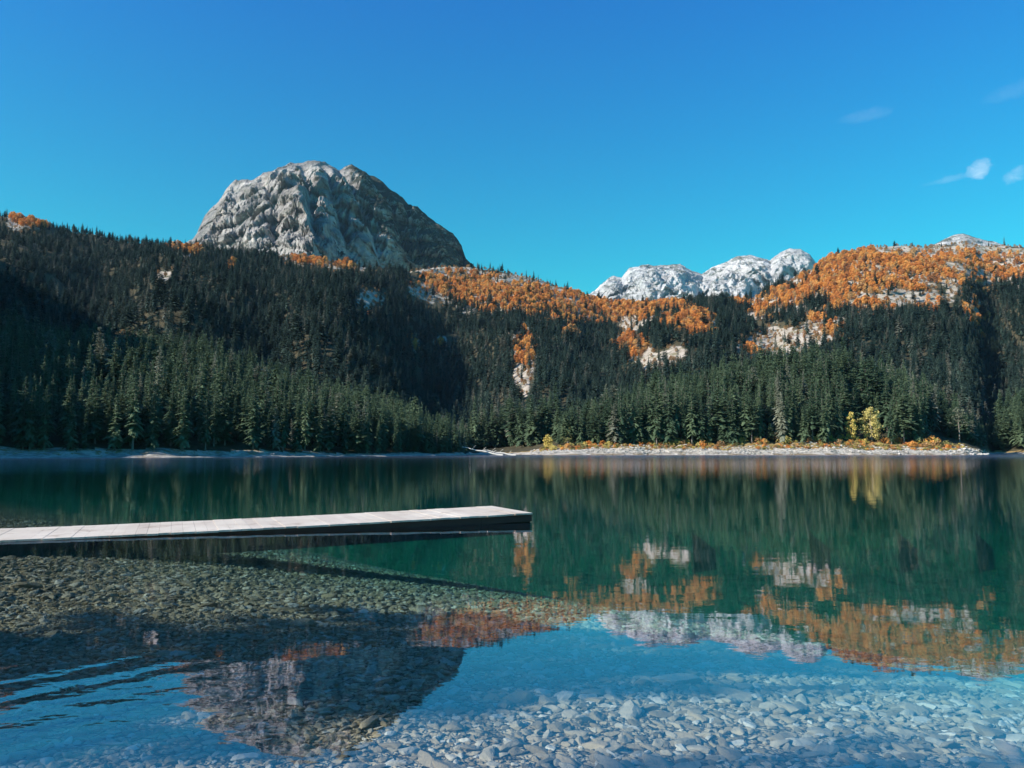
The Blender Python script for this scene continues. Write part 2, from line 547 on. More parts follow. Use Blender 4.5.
def ground(x, y, full=False):
    x = np.asarray(x, float); y = np.asarray(y, float)
    r = np.hypot(x, y)
    phi = np.arctan2(x, y)
    pc = np.clip(phi, -R(52), R(52))
    t = np.tan(pc)
    Y = r * np.cos(pc)
    I = lambda tt, col: np.interp(t, tt, TAB[:, col])
    Ys = I(tH, 1) + 5 * vnoise(x / 25, y / 25, 21) + 1.6 * vnoise(x / 6, y / 6, 22)
    Wb = I(tH, 2); zb = I(tH, 3)
    Ya = I(tA, 4); zA = CAM_H + Ya * np.interp(t, tA, eA)
    Yb = I(tB, 6); zB = CAM_H + Yb * np.interp(t, tB, eB)
    zb = np.minimum(zb, zA)
    s = Y - Ys
    zl = -np.minimum(7.0, np.maximum(-s, 0) * 0.12)
    f1 = np.clip(s / Wb, 0, 1)
    f2 = np.clip((Y - Ys - Wb) / np.maximum(Ya - Ys - Wb, 1), 0, 1)
    f3 = np.clip((Y - Ya) / (Yb - Ya), 0, 1)
    f4 = np.clip((Y - Yb) / 700, 0, 1)
    fd = np.clip((Y - Ya) / 150.0, 0, 1)
    dip = np.sin(np.pi * fd) * np.minimum(30.0, 0.34 * zA) * (np.abs(t) < 0.62 + 0 * t)
    z = -dip + zl + zb * f1 ** 0.8 + (zA - zb) * f2 ** 0.9 + (zB - zA) * (f3 - 0.035 * np.sin(np.pi * f3) * 2)
    z = z - (zB * 0.35) * f4 ** 1.3
    rel = np.sin(np.pi * f3) * (26 * fbm(phi * 9, Y / 500, 31, 4) + 14 * ridged(x / 160, y / 220, 33, 4) - 8)
    rel += (f3 > 0) * 6 * fbm(x / 60, y / 60, 35, 4) * np.minimum(1, f3 * 5)
    pc_ = 512 + 803 * t
    G_ = lambda c_, w__: np.exp(-((pc_ - c_) / w__) ** 2)
    rel += np.sin(np.pi * f3) ** 0.8 * (34 * G_(325, 60) - 58 * G_(438, 42) - 30 * G_(1000, 24) + 24 * G_(690, 50) - 20 * G_(600, 30) + 16 * G_(180, 50) - 16 * G_(90, 40))
    rel += f1 * 0.8 * fbm(x / 8, y / 8, 37, 4) * (f2 < 1)
    z = z + rel * (1 - 0.55 * f4)
    bw = np.clip((np.abs(phi) - R(70)) / R(45), 0, 1)
    z = z * (1 - bw) + (-7.0) * bw
    zn, qq = z_near(x, y)
    far_is = z > zn
    zz = np.maximum(z, zn)
    if full:
        return zz, dict(s=s, f1=f1, f2=f2, f3=f3, f4=f4, qq=qq, phi=phi, Y=Y, Wb=Wb)
    return zz


# patches as they lie on the slopes: (px, py, rx, ry, tilt) of the photograph
ROCKS = [(792, 340, 46, 15, -0.18), (758, 308, 10, 16, 0.2), (524, 372, 10, 26, 0.1), (628, 318, 26, 12, 0.2), (664, 358, 24, 9, -0.2),
         (690, 322, 10, 10, 0), (450, 268, 46, 12, 0.15), (520, 284, 70, 12, 0.15), (590, 300, 16, 14, 0), (640, 300, 45, 8, 0.05), (850, 250, 60, 9, 0.0),
         (905, 255, 60, 14, 0.0), (960, 258, 80, 18, 0.0), (800, 270, 22, 12, -0.5), (1010, 258, 30, 14, 0), (858, 404, 24, 12, 0.2),
         (890, 290, 60, 18, 0), (372, 300, 14, 9, 0), (330, 262, 50, 7, 0.1), (20, 222, 16, 6, 0.2), (430, 292, 20, 10, 0.3), (940, 434, 22, 9, 0.1),
         (120, 340, 8, 4, 0), (165, 275, 8, 5, 0.1), (760, 354, 10, 5, 0)]
ORANGE = [(500, 294, 78, 17, 0.15), (450, 284, 30, 14, 0.2), (572, 308, 40, 16, 0.1), (640, 306, 50, 10, 0.0), (524, 346, 11, 17, 0), (568, 332, 9, 6, 0),
          (630, 345, 18, 10, 0), (695, 322, 22, 12, 0), (668, 320, 9, 7, 0), (790, 296, 34, 16, -0.35), (850, 275, 62, 24, -0.1), (905, 272, 42, 20, 0.1), (965, 266, 80, 17, 0.05),
          (1015, 268, 30, 14, 0), (815, 320, 8, 8, 0), (840, 305, 14, 10, 0), (870, 306, 20, 8, 0), (22, 218, 22, 7, 0.3), (185, 247, 12, 7, 0.2), (300, 256, 9, 8, 0),
          (318, 256, 10, 8, 0), (345, 262, 8, 6, 0), (233, 268, 4, 5, 0), (415, 345, 5, 6, 0), (442, 342, 4, 5, 0), (975, 310, 10, 10, 0), (930, 300, 14, 9, 0), (835, 328, 10, 5, 0), (750, 350, 8, 7, 0), (738, 300, 9, 8, 0), (30, 340, 3, 3, 0)]


def patch(px, py, L, grow=0.0, seed=51):
    m = np.full(np.shape(px), -9.0)
    wob = 0.55 * fbm(px / 14.0, py / 9.0, seed, 4)
    for cx, cy_, rx, ry, a in L:
        dx = px - cx; dy = py - cy_
        u = (dx * math.cos(a) + dy * math.sin(a)) / (rx + grow)
        v = (-dx * math.sin(a) + dy * math.cos(a)) / (ry + grow)
        m = np.maximum(m, 1 - np.sqrt(u * u + v * v) + wob)
    return m


phis = np.concatenate([np.linspace(-math.pi, -R(42), 70)[:-1], np.arange(-R(42), R(42), 0.0016), np.linspace(R(42), math.pi, 70)])
rs = np.concatenate([[0.3], np.geomspace(0.6, 24, 110), np.geomspace(25, 170, 50), np.geomspace(175, 620, 150), np.geomspace(628, 1800, 150), np.geomspace(1830, 7500, 30)])
PH, RR = np.meshgrid(phis, rs)
GX = RR * np.sin(PH); GY = RR * np.cos(PH)
GZ, info = ground(GX, GY, True)
nr, nc = GX.shape
idx = np.arange(nr * nc).reshape(nr, nc)
Fq = np.stack([idx[:-1, :-1], idx[:-1, 1:], idx[1:, 1:], idx[1:, :-1]], -1).reshape(-1, 4)[:, ::-1]
me = mesh_np('ground', np.stack([GX, GY, GZ], -1).reshape(-1, 3), Fq, [M_GROUND], smooth=True)
gpx, gpy = proj(GX, GY, GZ)
front = (GY > 5)


def add_attr(me, name, val):
    a = me.attributes.new(name, 'FLOAT', 'POINT')
    a.data.foreach_set('value', np.clip(np.asarray(val, np.float32), -4, 4).ravel())


rockv = np.where(front & (info['f3'] > 0), np.clip(patch(gpx, gpy, ROCKS) * 1.6 + 0.35, 0, 1), 0)
rockv = np.maximum(rockv, np.where(info['f4'] > 0, 0.8, 0))
rockv = np.maximum(rockv, np.where(front & (info['f3'] > 0), 0.85 * np.clip(patch(gpx, gpy, ORANGE, 4) + 0.5, 0, 1), 0))
rockv = np.maximum(rockv, np.where(front & (np.abs(gpx - 862) < 26) & (np.abs(gpy - 402) < 14), 0.8, 0))
add_attr(me, 'rock', rockv)
beach = np.where((info['s'] > -1.0) & (info['f2'] <= 0.03) & (info['qq'] > 0), 1.0, 0) + np.where((info['qq'] < 0) & (info['qq'] > -3), 1.0, 0)
add_attr(me, 'beach', beach)
add_attr(me, 'dry', np.where(info['s'] > 0, info['f1'] * 0.80, 0) * np.where(gpx < 500, 0.55, 1.0) * (info['Wb'] > 0))
add_attr(me, 'bed', np.where(GZ < 0.02, 1.0, 0) * (info['s'] < -0.5))
add_attr(me, 'deep', sstep(1.3, 2.6, -GZ))
tag(link('ground', me), kind='structure')

# ------------------------------------------------------------------ lake (closed body of water)
bm_v = []
X0, X1, Y0, Y1, ZB = -900, 1100, -20, 900, -12.0
V = [(X0, Y0, 0), (X1, Y0, 0), (X1, Y1, 0), (X0, Y1, 0), (X0, Y0, ZB), (X1, Y0, ZB), (X1, Y1, ZB), (X0, Y1, ZB)]
Fw = [(0, 1, 2, 3), (7, 6, 5, 4), (0, 4, 5, 1), (1, 5, 6, 2), (2, 6, 7, 3), (3, 7, 4, 0)]
tag(link('lake_water', mesh_np('lake_water', V, Fw, [M_WATER])), kind='structure')


# ------------------------------------------------------------------ rocky dome and far peaks
def sil(points):
    P = np.array(points, float)
    t, e = pix(P[:, 0], P[:, 1])
    return t, e


def relief(name, material, points, Yc, Yfront, Yback, nt_, ny, amp, nscale, prow=None, seed=3, base_py=262, rowpow=0.55, veg=None, gullies=()):
    t, e = sil(points)
    ts = np.linspace(t[0], t[-1], nt_)
    ee = np.interp(ts, t, e)
    vs = np.concatenate([np.linspace(0, 1, int(ny * 0.75)), np.linspace(1, 1.9, int(ny * 0.25))[1:]])
    T, Vv = np.meshgrid(ts, vs)
    E = np.broadcast_to(ee, T.shape)
    Tw = T + 0.05 * fbm(Vv * 3.3 + 0.4, T * 9, seed + 40, 5, 0.62)
    pr = np.interp(Tw, prow[0], prow[1]) if prow else Yfront + 420 * fbm(T * 22, Vv * 2.5, seed + 41, 4, 0.6)
    Yb_ = Yc + (Yback - Yc) * (Vv - 1) / 0.9
    Yy = np.where(Vv <= 1, pr + (Yc - pr) * Vv, Yb_)
    zc = CAM_H + Yc * E
    z0 = CAM_H + pr * pix(512, base_py)[1] - 70
    prof = np.clip(Vv, 0, 1) ** rowpow
    back = np.clip(Vv - 1, 0, 1)
    Z = z0 + (zc - z0) * prof - (zc - 80) * back * 0.9
    X = T * Yy
    edge = np.minimum(1, np.minimum((T - ts[0]) / 0.02, (ts[-1] - T) / 0.02))
    mid = np.sin(np.pi * np.clip(Vv, 0, 1) ** 0.7)
    w_ = (0.30 + 0.9 * mid) * np.clip(edge, 0.15, 1)
    cx_, sx_ = math.cos(0.5), math.sin(0.5)
    XR, YR = X * cx_ - Yy * sx_, X * sx_ + Yy * cx_
    wx_ = nscale * 0.45 * fbm(X / nscale, Z / nscale + 3, seed + 60, 4, 0.6)
    d = amp * (0.85 * ridged((XR + wx_) / (nscale * 0.75), YR / (nscale * 2.6) + (Z + 0.6 * wx_) / (nscale * 4.5), seed, 8, 0.62) + 0.34 * fbm(X / (nscale * .35), Z / (nscale * .35), seed + 9, 6, 0.62))
    Z = Z + d * w_ - amp * 0.22 * w_
    Yy = Yy - w_ * amp * 0.36 * ridged((X + Z * 0.45) / (nscale * .6), (Z - X * 0.5) / (nscale * .35), seed + 20, 7, 0.6)
    for (pa_, pb_, wd_, dep) in gullies:
        tg = np.interp(np.clip(Vv, 0, 1), [0, 1], [pix(pb_, 250)[0], pix(pa_, 165)[0]]) + 0.006 * fbm(Vv * 7 + pa_, Vv * 0, 91, 3)
        g_ = np.exp(-((T - tg) / (wd_ / F)) ** 2) * np.clip(Vv * 3, 0, 1)
        Z = Z - dep * g_ * np.where(Vv <= 1, 1 - 0.97 * np.clip((Vv - 0.75) * 4.5, 0, 1), 0.03)
    if gullies:
        led = Z / 46.0 + 1.6 * fbm(X / 260, Yy / 260, 95, 3) + X / 900
        Yy = Yy + 34 * np.abs((led % 1.0) - 0.3) * mid * np.clip(edge, 0, 1)
    nr, nc = X.shape
    idx = np.arange(nr * nc).reshape(nr, nc)
    Fq = np.stack([idx[:-1, :-1], idx[:-1, 1:], idx[1:, 1:], idx[1:, :-1]], -1).reshape(-1, 4)
    me = mesh_np(name, np.stack([X, Yy, Z], -1).reshape(-1, 3), Fq, [material], smooth=True)
    px, py = proj(X, Yy, Z)
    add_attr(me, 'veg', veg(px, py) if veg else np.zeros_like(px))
    return tag(link(name, me), kind='structure')


dome_pts = [(150, 268), (180, 252), (196, 236), (205, 216), (213, 206), (221, 198), (228, 186), (238, 176), (248, 174), (256, 172), (266, 168), (280, 165), (292, 161),
            (306, 160), (320, 160), (332, 165), (340, 169), (344, 166), (352, 165), (366, 171), (380, 182), (396, 196), (414, 207), (434, 221), (452, 235), (461, 246), (466, 260), (480, 272), (500, 285)]
dp = [(196, 240, 2150), (250, 240, 1880), (290, 240, 1640), (312, 240, 1480), (330, 240, 1620), (360, 240, 1830), (420, 250, 2120), (466, 260, 2290)]
prow = (pix([a[0] for a in dp], [a[1] for a in dp])[0], np.array([a[2] for a in dp], float))
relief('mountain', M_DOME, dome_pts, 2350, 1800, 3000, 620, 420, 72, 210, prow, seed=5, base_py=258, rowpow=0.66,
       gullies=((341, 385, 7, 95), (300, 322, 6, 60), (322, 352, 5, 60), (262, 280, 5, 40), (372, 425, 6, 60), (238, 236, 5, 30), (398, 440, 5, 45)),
       veg=lambda px, py: sstep(322, 380, px) * 0.76 * sstep(0, 40, 40 + (px - 330) * 0.84 + 165 - py + 10) + 0.25 * sstep(235, 250, py))  # right flank: vegetated ledges, with its shade painted in darker
peak_pts = [(560, 310), (585, 298), (596, 290), (604, 281), (614, 276), (622, 278), (630, 268), (642, 264), (660, 264), (680, 264), (692, 270), (702, 274), (712, 267), (726, 262), (738, 256),
            (750, 254), (762, 258), (770, 261), (780, 252), (790, 248), (801, 248), (810, 254), (816, 262), (840, 270), (880, 282)]
relief('mountain', M_PEAK, peak_pts, 4600, 3900, 5600, 640, 300, 60, 250, None, seed=15, base_py=300, rowpow=0.8)
tip_pts = [(905, 262), (918, 250), (930, 246), (945, 238), (955, 234), (962, 233), (972, 236), (985, 240), (1000, 244), (1030, 250), (1060, 262)]
relief('mountain', M_PEAK, tip_pts, 2600, 2300, 3000, 200, 80, 18, 120, None, seed=25, base_py=262, rowpow=0.8)


# ------------------------------------------------------------------ tree prototypes
def tube(path, radii, seg=7):
    """tapered tube along a path, returned as verts, quads"""
    V = []; Fc = []
    for i, (p, r) in enumerate(zip(path, radii)):
        p = Vector(p)
        d = (Vector(path[min(i + 1, len(path) - 1)]) - Vector(path[max(i - 1, 0)])).normalized()
        a = d.orthogonal().normalized(); b = d.cross(a)
        for k in range(seg):
            an = 2 * math.pi * k / seg
            V.append(p + (a * math.cos(an) + b * math.sin(an)) * r)
    for i in range(len(path) - 1):
        for k in range(seg):
            Fc.append((i * seg + k, i * seg + (k + 1) % seg, (i + 1) * seg + (k + 1) % seg, (i + 1) * seg + k))
    return [tuple(v) for v in V], Fc


def join(parts):
    V = []; Fc = []; mi = []
    for v, f, m in parts:
        o = len(V)
        V += list(v)
        Fc += [tuple(i + o for i in t) for t in f]
        mi += [m] * len(f)
    return V, Fc, mi


def conifer(seed, h=30.0, wd=4.2, levels=34, droop=0.45, bare=0.10, ragged=0.3, taper=0.85, perlev=9):
    r = np.random.default_rng(seed)
    V = []; Fc = []
    def tri(a, b, c):
        o = len(V); V.extend([a, b, c, c]); Fc.append((o, o + 1, o + 2))
    az0 = 0
    gap = r.random(6) * 2 * math.pi
    for i in range(levels):
        f = (i + r.random() * 0.6) / levels
        z = h * (bare + (1 - bare) * f)
        Rr = wd * ((1 - f) ** taper) * (1 - 0.35 * max(0, 0.18 - f) / 0.18) + 0.25
        az0 += 1.1
        n = max(4, int(perlev * (0.55 + 0.45 * (1 - f))))
        for k in range(n):
            az = az0 + 2 * math.pi * k / n + r.normal(0, 0.25)
            L = Rr * (1 + r.normal(0, ragged))
            L *= 1 - 0.35 * (math.cos(az - gap[i * 6 // levels]) > 0.75)
            if L < 0.3: continue
            dr = droop * (1 - 0.9 * f) + r.normal(0, 0.16)
            ca, sa_ = math.cos(az), math.sin(az)
            zb = z + r.normal(0, 0.55)
            def pt(u, side=0.0, dz=0.0):
                rad = L * u
                zz = zb + 0.10 * L * u - dr * L * u * u + 0.15 * L * max(0, u - .8) + dz
                return (ca * rad - sa_ * side, sa_ * rad + ca * side, zz)
            ns = max(3, int(L * 1.5))
            for s_ in range(ns):
                u = 0.12 + 0.88 * (s_ + r.random() * 0.7) / ns
                wdt = L * 0.34 * (1.15 - u) + 0.22
                for sg in (-1, 1):
                    wv = wdt * (0.7 + 0.6 * r.random())
                    tri(pt(u - 0.10, 0, 0.05), pt(min(1.12, u + 0.22 + 0.1 * r.random()), sg * 0.05, 0), pt(u + 0.08, sg * wv, -0.25 * wv - 0.2 * r.random()))
            # hanging twigs give depth below the branch
            if r.random() < 0.75:
                u = 0.35 + 0.5 * r.random()
                a = pt(u - 0.15); b = pt(u + 0.15); c = pt(u, 0.1 * r.normal(), -0.45 - 0.5 * r.random())
                tri(a, b, c)
    # leader
    for k in range(5):
        an = k * 1.256
        tri((0.22 * math.cos(an), 0.22 * math.sin(an), h * 0.965), (0.22 * math.cos(an + 1.2), 0.22 * math.sin(an + 1.2), h * 0.965), (0, 0, h * 1.02))
    V = np.array(V, np.float32)
    Fc = np.array(Fc)
    return V, Fc


def trunk_np(h, r0, bend=0.0, top=0.97, seed=0):
    r = np.random.default_rng(seed)
    n = 9
    path = [(bend * math.sin(i / n * 2.5) + r.normal(0, 0.04) * (i > 0), bend * 0.6 * math.sin(i / n * 2.0), h * top * i / n - (0.6 if i == 0 else 0)) for i in range(n + 1)]
    rad = [r0 * (1 - i / n) ** 0.8 + 0.03 + (0.25 * r0 if i == 0 else 0) for i in range(n + 1)]
    V, Fc = tube(path, rad, 8)
    return np.array(V), np.array(Fc)


class Proto: pass


CON = []
specs = [dict(wd=3.5, droop=0.7, ragged=0.30, levels=50), dict(wd=2.8, droop=0.8, ragged=0.34, levels=52), dict(wd=4.0, droop=0.6, ragged=0.36, taper=0.7, levels=46),
         dict(wd=3.1, droop=0.7, ragged=0.45, bare=0.20, levels=40), dict(wd=4.2, droop=0.35, ragged=0.42, taper=0.5, bare=0.30, levels=40), dict(wd=2.4, droop=0.8, ragged=0.32, levels=54, perlev=8)]
KINDS = ['full dark spruce', 'narrow dark spruce', 'broad bushy spruce', 'ragged thin spruce', 'bare-trunked round-topped fir', 'slim pointed spruce']
for i, s_ in enumerate(specs):
    V, Fc = conifer(100 + i, **s_)
    pr = Proto()
    pr.crown = mesh_np('conifer_crown', V, Fc, [M_NEEDLE])
    TV, TF = trunk_np(30, 0.42, 0.15, seed=i)
    pr.trunk = mesh_np('conifer_trunk', TV, TF, [M_BARK], smooth=True)
    pr.pts = V
    CON.append(pr)


def leafy(seed, h, wd, n_leaf, leaf, lumps=11, base=0.25, flat=1.0):
    """broadleaf crown: leaf faces spread through uneven lumps on limbs; returns leaves and wood"""
    r = np.random.default_rng(seed)
    C = []; wood = []
    tv = tube([(0, 0, -0.3), (0.05 * wd, 0, h * 0.25), (-0.04 * wd, 0.03 * wd, h * 0.55), (0, 0, h * 0.85)], [0.035 * h, 0.026 * h, 0.016 * h, 0.005 * h], 7)
    wood.append((tv[0], tv[1], 0))
    for k in range(lumps):
        f = (k + 0.5) / lumps
        zz = h * (base + (0.93 - base) * f)
        rad = wd * (0.30 + 0.75 * math.sin(math.pi * min(1, 0.18 + 0.82 * f) ** 1.0)) * 0.62
        an = k * 2.4 + r.normal(0, 0.3)
        rr = rad * (0.45 + 0.5 * r.random()) * (1 - 0.5 * (f > 0.85))
        c = np.array([math.cos(an) * rr, math.sin(an) * rr, zz])
        sz = wd * (0.26 + 0.18 * r.random()) * (1.05 - 0.35 * f)
        C.append((c, sz))
        w_ = tube([(0, 0, max(0.05 * h, zz - h * 0.18)), tuple(c * np.array([.5, .5, 1]) - np.array([0, 0, h * 0.06])), tuple(c)], [0.012 * h, 0.008 * h, 0.003 * h], 5)
        wood.append((w_[0], w_[1], 0))
    V = []; Fc = []
    per = n_leaf // lumps
    for c, sz in C:
        d = r.normal(size=(per, 3)); d /= np.linalg.norm(d, axis=1)[:, None]
        rad = sz * (r.random(per) ** 0.45) * (1 + 0.35 * vnoise(d[:, 0] * 3 + c[0], d[:, 1] * 3 + d[:, 2] * 2, seed))
        P = c + d * rad[:, None] * np.array([1, 1, 0.85 * flat])
        for pnt, dd in zip(P, d):
            a = r.normal(size=3); a /= np.linalg.norm(a)
            nrm = dd * 0.6 + r.normal(size=3) * 0.5
            b = np.cross(nrm, a); b /= (np.linalg.norm(b) + 1e-6)
            a = np.cross(b, nrm); a /= (np.linalg.norm(a) + 1e-6)
            l = leaf * (0.6 + 0.8 * r.random())
            o = len(V)
            V += [pnt - a * l, pnt - b * l * 0.6, pnt + a * l, pnt + b * l * 0.6]
            Fc.append((o, o + 1, o + 2, o + 3))
    return (V, Fc), join(wood)[:2]


DEC = []
for i in range(4):
    lv, wd_ = leafy(300 + i, 10.0, 4.4, 620, 0.42, lumps=12 + i)
    DEC.append((lv, wd_))


def dec_mesh(i, m, name):
    lv, wd_ = DEC[i]
    V, Fc, mi = join([(lv[0], lv[1], 0), (wd_[0], wd_[1], 1)])
    return mesh_np(name, V, Fc, [m, M_BARK], mi)


ORM = [dec_mesh(i, M_ORANGE, 'orange_beech') for i in range(4)]
RUM = [dec_mesh(i, M_RUST, 'rust_shrub') for i in range(2)]


# ------------------------------------------------------------------ scattering a mass as ONE object (kind stuff)
def scatter(name, P, rot, scl, idx, protos):
    me = bpy.data.meshes.new(name)
    me.vertices.add(len(P))
    me.vertices.foreach_set('co', np.asarray(P, np.float32).ravel())
    for nm, ty, arr, key in (('rot', 'FLOAT_VECTOR', rot, 'vector'), ('scl', 'FLOAT_VECTOR', scl, 'vector'), ('pick', 'INT', idx, 'value')):
        a = me.attributes.new(nm, ty, 'POINT')
        a.data.foreach_set(key, np.asarray(arr, np.int32 if ty == 'INT' else np.float32).ravel())
    o = link(name, me)
    g = bpy.data.node_groups.new(name + '_nodes', 'GeometryNodeTree')
    g.interface.new_socket('Geometry', in_out='INPUT', socket_type='NodeSocketGeometry')
    g.interface.new_socket('Geometry', in_out='OUTPUT', socket_type='NodeSocketGeometry')
    gi = g.nodes.new('NodeGroupInput'); go = g.nodes.new('NodeGroupOutput')
    jn = g.nodes.new('GeometryNodeJoinGeometry')
    for po in protos:
        oi = g.nodes.new('GeometryNodeObjectInfo')
        oi.transform_space = 'ORIGINAL'
        oi.inputs['Object'].default_value = po
        oi.inputs['As Instance'].default_value = True
        g.links.new(oi.outputs['Geometry'], jn.inputs[0])
    ip = g.nodes.new('GeometryNodeInstanceOnPoints')
    ip.inputs['Pick Instance'].default_value = True
    def na(nm, ty):
        n = g.nodes.new('GeometryNodeInputNamedAttribute'); n.data_type = ty
        n.inputs['Name'].default_value = nm
        return n.outputs['Attribute']
    e2r = g.nodes.new('FunctionNodeEulerToRotation')
    g.links.new(na('rot', 'FLOAT_VECTOR'), e2r.inputs[0])
    g.links.new(gi.outputs[0], ip.inputs['Points'])
    g.links.new(jn.outputs[0], ip.inputs['Instance'])
    g.links.new(na('pick', 'INT'), ip.inputs['Instance Index'])
    g.links.new(e2r.outputs[0], ip.inputs['Rotation'])
    g.links.new(na('scl', 'FLOAT_VECTOR'), ip.inputs['Scale'])
    g.links.new(ip.outputs[0], go.inputs[0])
    md = o.modifiers.new('scatter', 'NODES')
    md.node_group = g
    tag(o, kind='stuff')
    return o


# ------------------------------------------------------------------ forest positions
def jgrid(x0, x1, y0, y1, sp):
    xs = np.arange(x0, x1, sp); ys = np.arange(y0, y1, sp)
    X, Y = np.meshgrid(xs, ys)
    X = X + rng.uniform(-.5, .5, X.shape) * sp; Y = Y + rng.uniform(-.5, .5, Y.shape) * sp
    return X.ravel(), Y.ravel()


TMAX = 0.78
# near forests (front hill on the left, headland on the right)
xn, yn = jgrid(-420, 460, 170, 600, 4.6)
zn, inf = ground(xn, yn, True)
t_ = xn / yn
keep = (np.abs(t_) < TMAX) & (inf['s'] > inf['Wb'] * 0.95 + 1) & (inf['f3'] <= 0.02) & (zn > 0.4)
xn, yn, zn = xn[keep], yn[keep], zn[keep]
inf = {k: v[keep] for k, v in inf.items()}
px, py = proj(xn, yn, zn)
keep = ~((np.abs(px - 864) < 22) & (py > 424) & (inf['f2'] < 0.18))
keep &= ~((np.abs(px - 862) < 22) & (np.abs(py - 409) < 8))
keep &= ~((px > 925) & (px < 985) & (inf['f2'] < 0.45) & (py > 428))
keep &= ~((px < 556) & (px > 468) & (inf['f2'] < 0.8))
keep &= ~((px < 470) & (inf['s'] < inf['Wb'] + 2))
xn, yn, zn, px, py, f2n = xn[keep], yn[keep], zn[keep], px[keep], py[keep], inf['f2'][keep]
left = px < 470
hn = np.where(left, rng.normal(16.8, 3.4, len(xn)), rng.normal(22.0, 5.0, len(xn)))
hn = np.where(left & (f2n < 0.3), hn * 0.9, hn)
hn = np.where((px > 556) & (px < 640), hn * np.interp(px, [556, 640], [0.68, 0.95]), hn)
hn = np.where((px > 930) & (px < 1000), hn * np.interp(px, [930, 985], [0.95, 0.6]), hn)
hn = np.where((px > 400) & left, hn * np.interp(px, [400, 465], [1, 0.75]), hn)
hn = np.clip(hn, 9, 40)
kn = rng.choice(6, len(xn), p=[.22, .2, .16, .16, .10, .16])
kn = np.where(left & (kn == 4), 0, kn)
# the 300 that show largest: front rows first, inside the frame
inside = (px > -15) & (px < 1039)
score = hn / yn * np.where(f2n < 0.35, 1.6, 1.0) - f2n * 0.02
score = np.where(inside, score, -1)
# split the 300 between the two shores
selL = [i for i in np.argsort(-np.where(left, score, -9))[:130]]
selR = [i for i in np.argsort(-np.where(~left & (px < 1000), score, -9))[:160]]
sel = set(selL) | set(selR)

PLACE = {True: 'in the shaded front rows of the left shore forest', False: 'in the sunlit front rows of the headland forest'}
first = {}


def size_word(h, m): return 'tall' if h > m * 1.1 else ('short' if h < m * 0.9 else 'mid-sized')


def spot(p_):
    for lim, txt in ((55, 'at the far left edge of the left shore forest'), (120, 'behind the first pale strip of the left shore'), (190, 'behind the second pale strip of the left shore'),
                     (260, 'where the pale strips of the left shore end'), (330, 'above the middle of the pier on the left shore'), (400, 'in the right half of the left shore forest'),
                     (470, 'at the right end of the left shore forest'), (585, 'by the small yellow tree at the headland tip'), (650, 'around the slim yellow green tree of the headland'),
                     (710, 'in the left middle of the headland forest'), (770, 'in the middle of the headland forest'), (835, 'left of the two yellow trees on the headland'),
                     (895, 'just behind the two yellow trees on the headland'), (940, 'right of the two yellow trees on the headland'), (1000, 'around the umbrella pine at the right point')):
        if p_ < lim: return txt
    return 'on the dark slope at the right edge'




def put_conifer(k, x, y, z, h, rz, label, group, wx=1.0):
    pr = CON[k]
    root = empty('conifer_tree', (x, y, z), rz)
    sc = h / 30.0
    c = link('crown', pr.crown, root)
    tr = link('trunk', pr.trunk, root)
    c.scale = (sc * wx, sc * wx, sc); tr.scale = (sc, sc, sc)
    tag(root, label, 'conifer', group)
    return root, c


crowns = {}
for i in sorted(sel):
    k = int(kn[i])
    lab = size_word(hn[i], 16 if left[i] else 22) + ' ' + KINDS[k] + ' ' + spot(px[i])
    grp = ('%s trees ' % KINDS[k].split(' with')[0]) + ('at the front of the left shore forest' if left[i] else 'at the front of the headland forest')
    root, c = put_conifer(k, xn[i], yn[i], zn[i], hn[i], rng.uniform(0, 6.28), lab, grp, rng.uniform(0.9, 1.25))
    crowns.setdefault(k, c)
protos = [crowns[k] for k in range(6)]

rest = np.array([i for i in range(len(xn)) if i not in sel])
def con_scatter(name, x, y, z, h, k, wmul=1.0, protos=protos):
    n = len(x)
    rot = np.stack([rng.normal(0, .02, n), rng.normal(0, .02, n), rng.uniform(0, 6.28, n)], -1)
    wv = rng.uniform(0.9, 1.3, n) * wmul
    sc = np.stack([h / 30 * wv, h / 30 * wv, h / 30], -1)
    return scatter(name, np.stack([x, y, z - 0.3], -1), rot, sc, k, protos)


con_scatter('conifer_forest', xn[rest], yn[rest], zn[rest], hn[rest], kn[rest])

# far slopes
xf, yf = jgrid(-1250, 1250, 400, 1640, 7.8)
zf, inf = ground(xf, yf, True)
t_ = xf / yf
keep = (np.abs(t_) < TMAX) & (inf['f3'] > 0.01) & (inf['f4'] < 0.12) & (zf > 1)
xf, yf, zf = xf[keep], yf[keep], zf[keep]
px, py = proj(xf, yf, zf)
po = patch(px, py - 3, ORANGE, 0, 61)
pk = np.maximum(patch(px, py, ROCKS, 1, 51), patch(px, py - 7, ROCKS, 0, 51))
u = rng.random(len(xf))
isO = (po > 0.08) & (u < 0.68)
isR = (~isO) & (pk > 0.03) & (u < 0.93)
gapn = fbm(xf / 40, yf / 40, 77, 3)
dens = ~isO & ~isR & (u > 0.05) & ~((po > 0.08) & (u > 0.68) & (u < 0.84)) & (gapn > -0.55) & ~((px > 820) & (py < 268) & (rng.random(len(xf)) < 0.75)) & ~((px > 600) & (px < 760) & (py < 306) & (rng.random(len(xf)) < 0.3))
hf = np.clip(rng.normal(15.5, 3.6, len(xf)), 7, 26)
high = np.interp(py, [240, 300], [0.72, 1.0])
hf = hf * high
kf = rng.choice(6, len(xf), p=[.24, .2, .14, .18, .06, .18])
farp = []
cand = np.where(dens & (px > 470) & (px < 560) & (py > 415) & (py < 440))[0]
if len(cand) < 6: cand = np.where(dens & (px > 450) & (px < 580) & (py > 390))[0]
cand = cand[np.argsort(yf[cand])][:6]
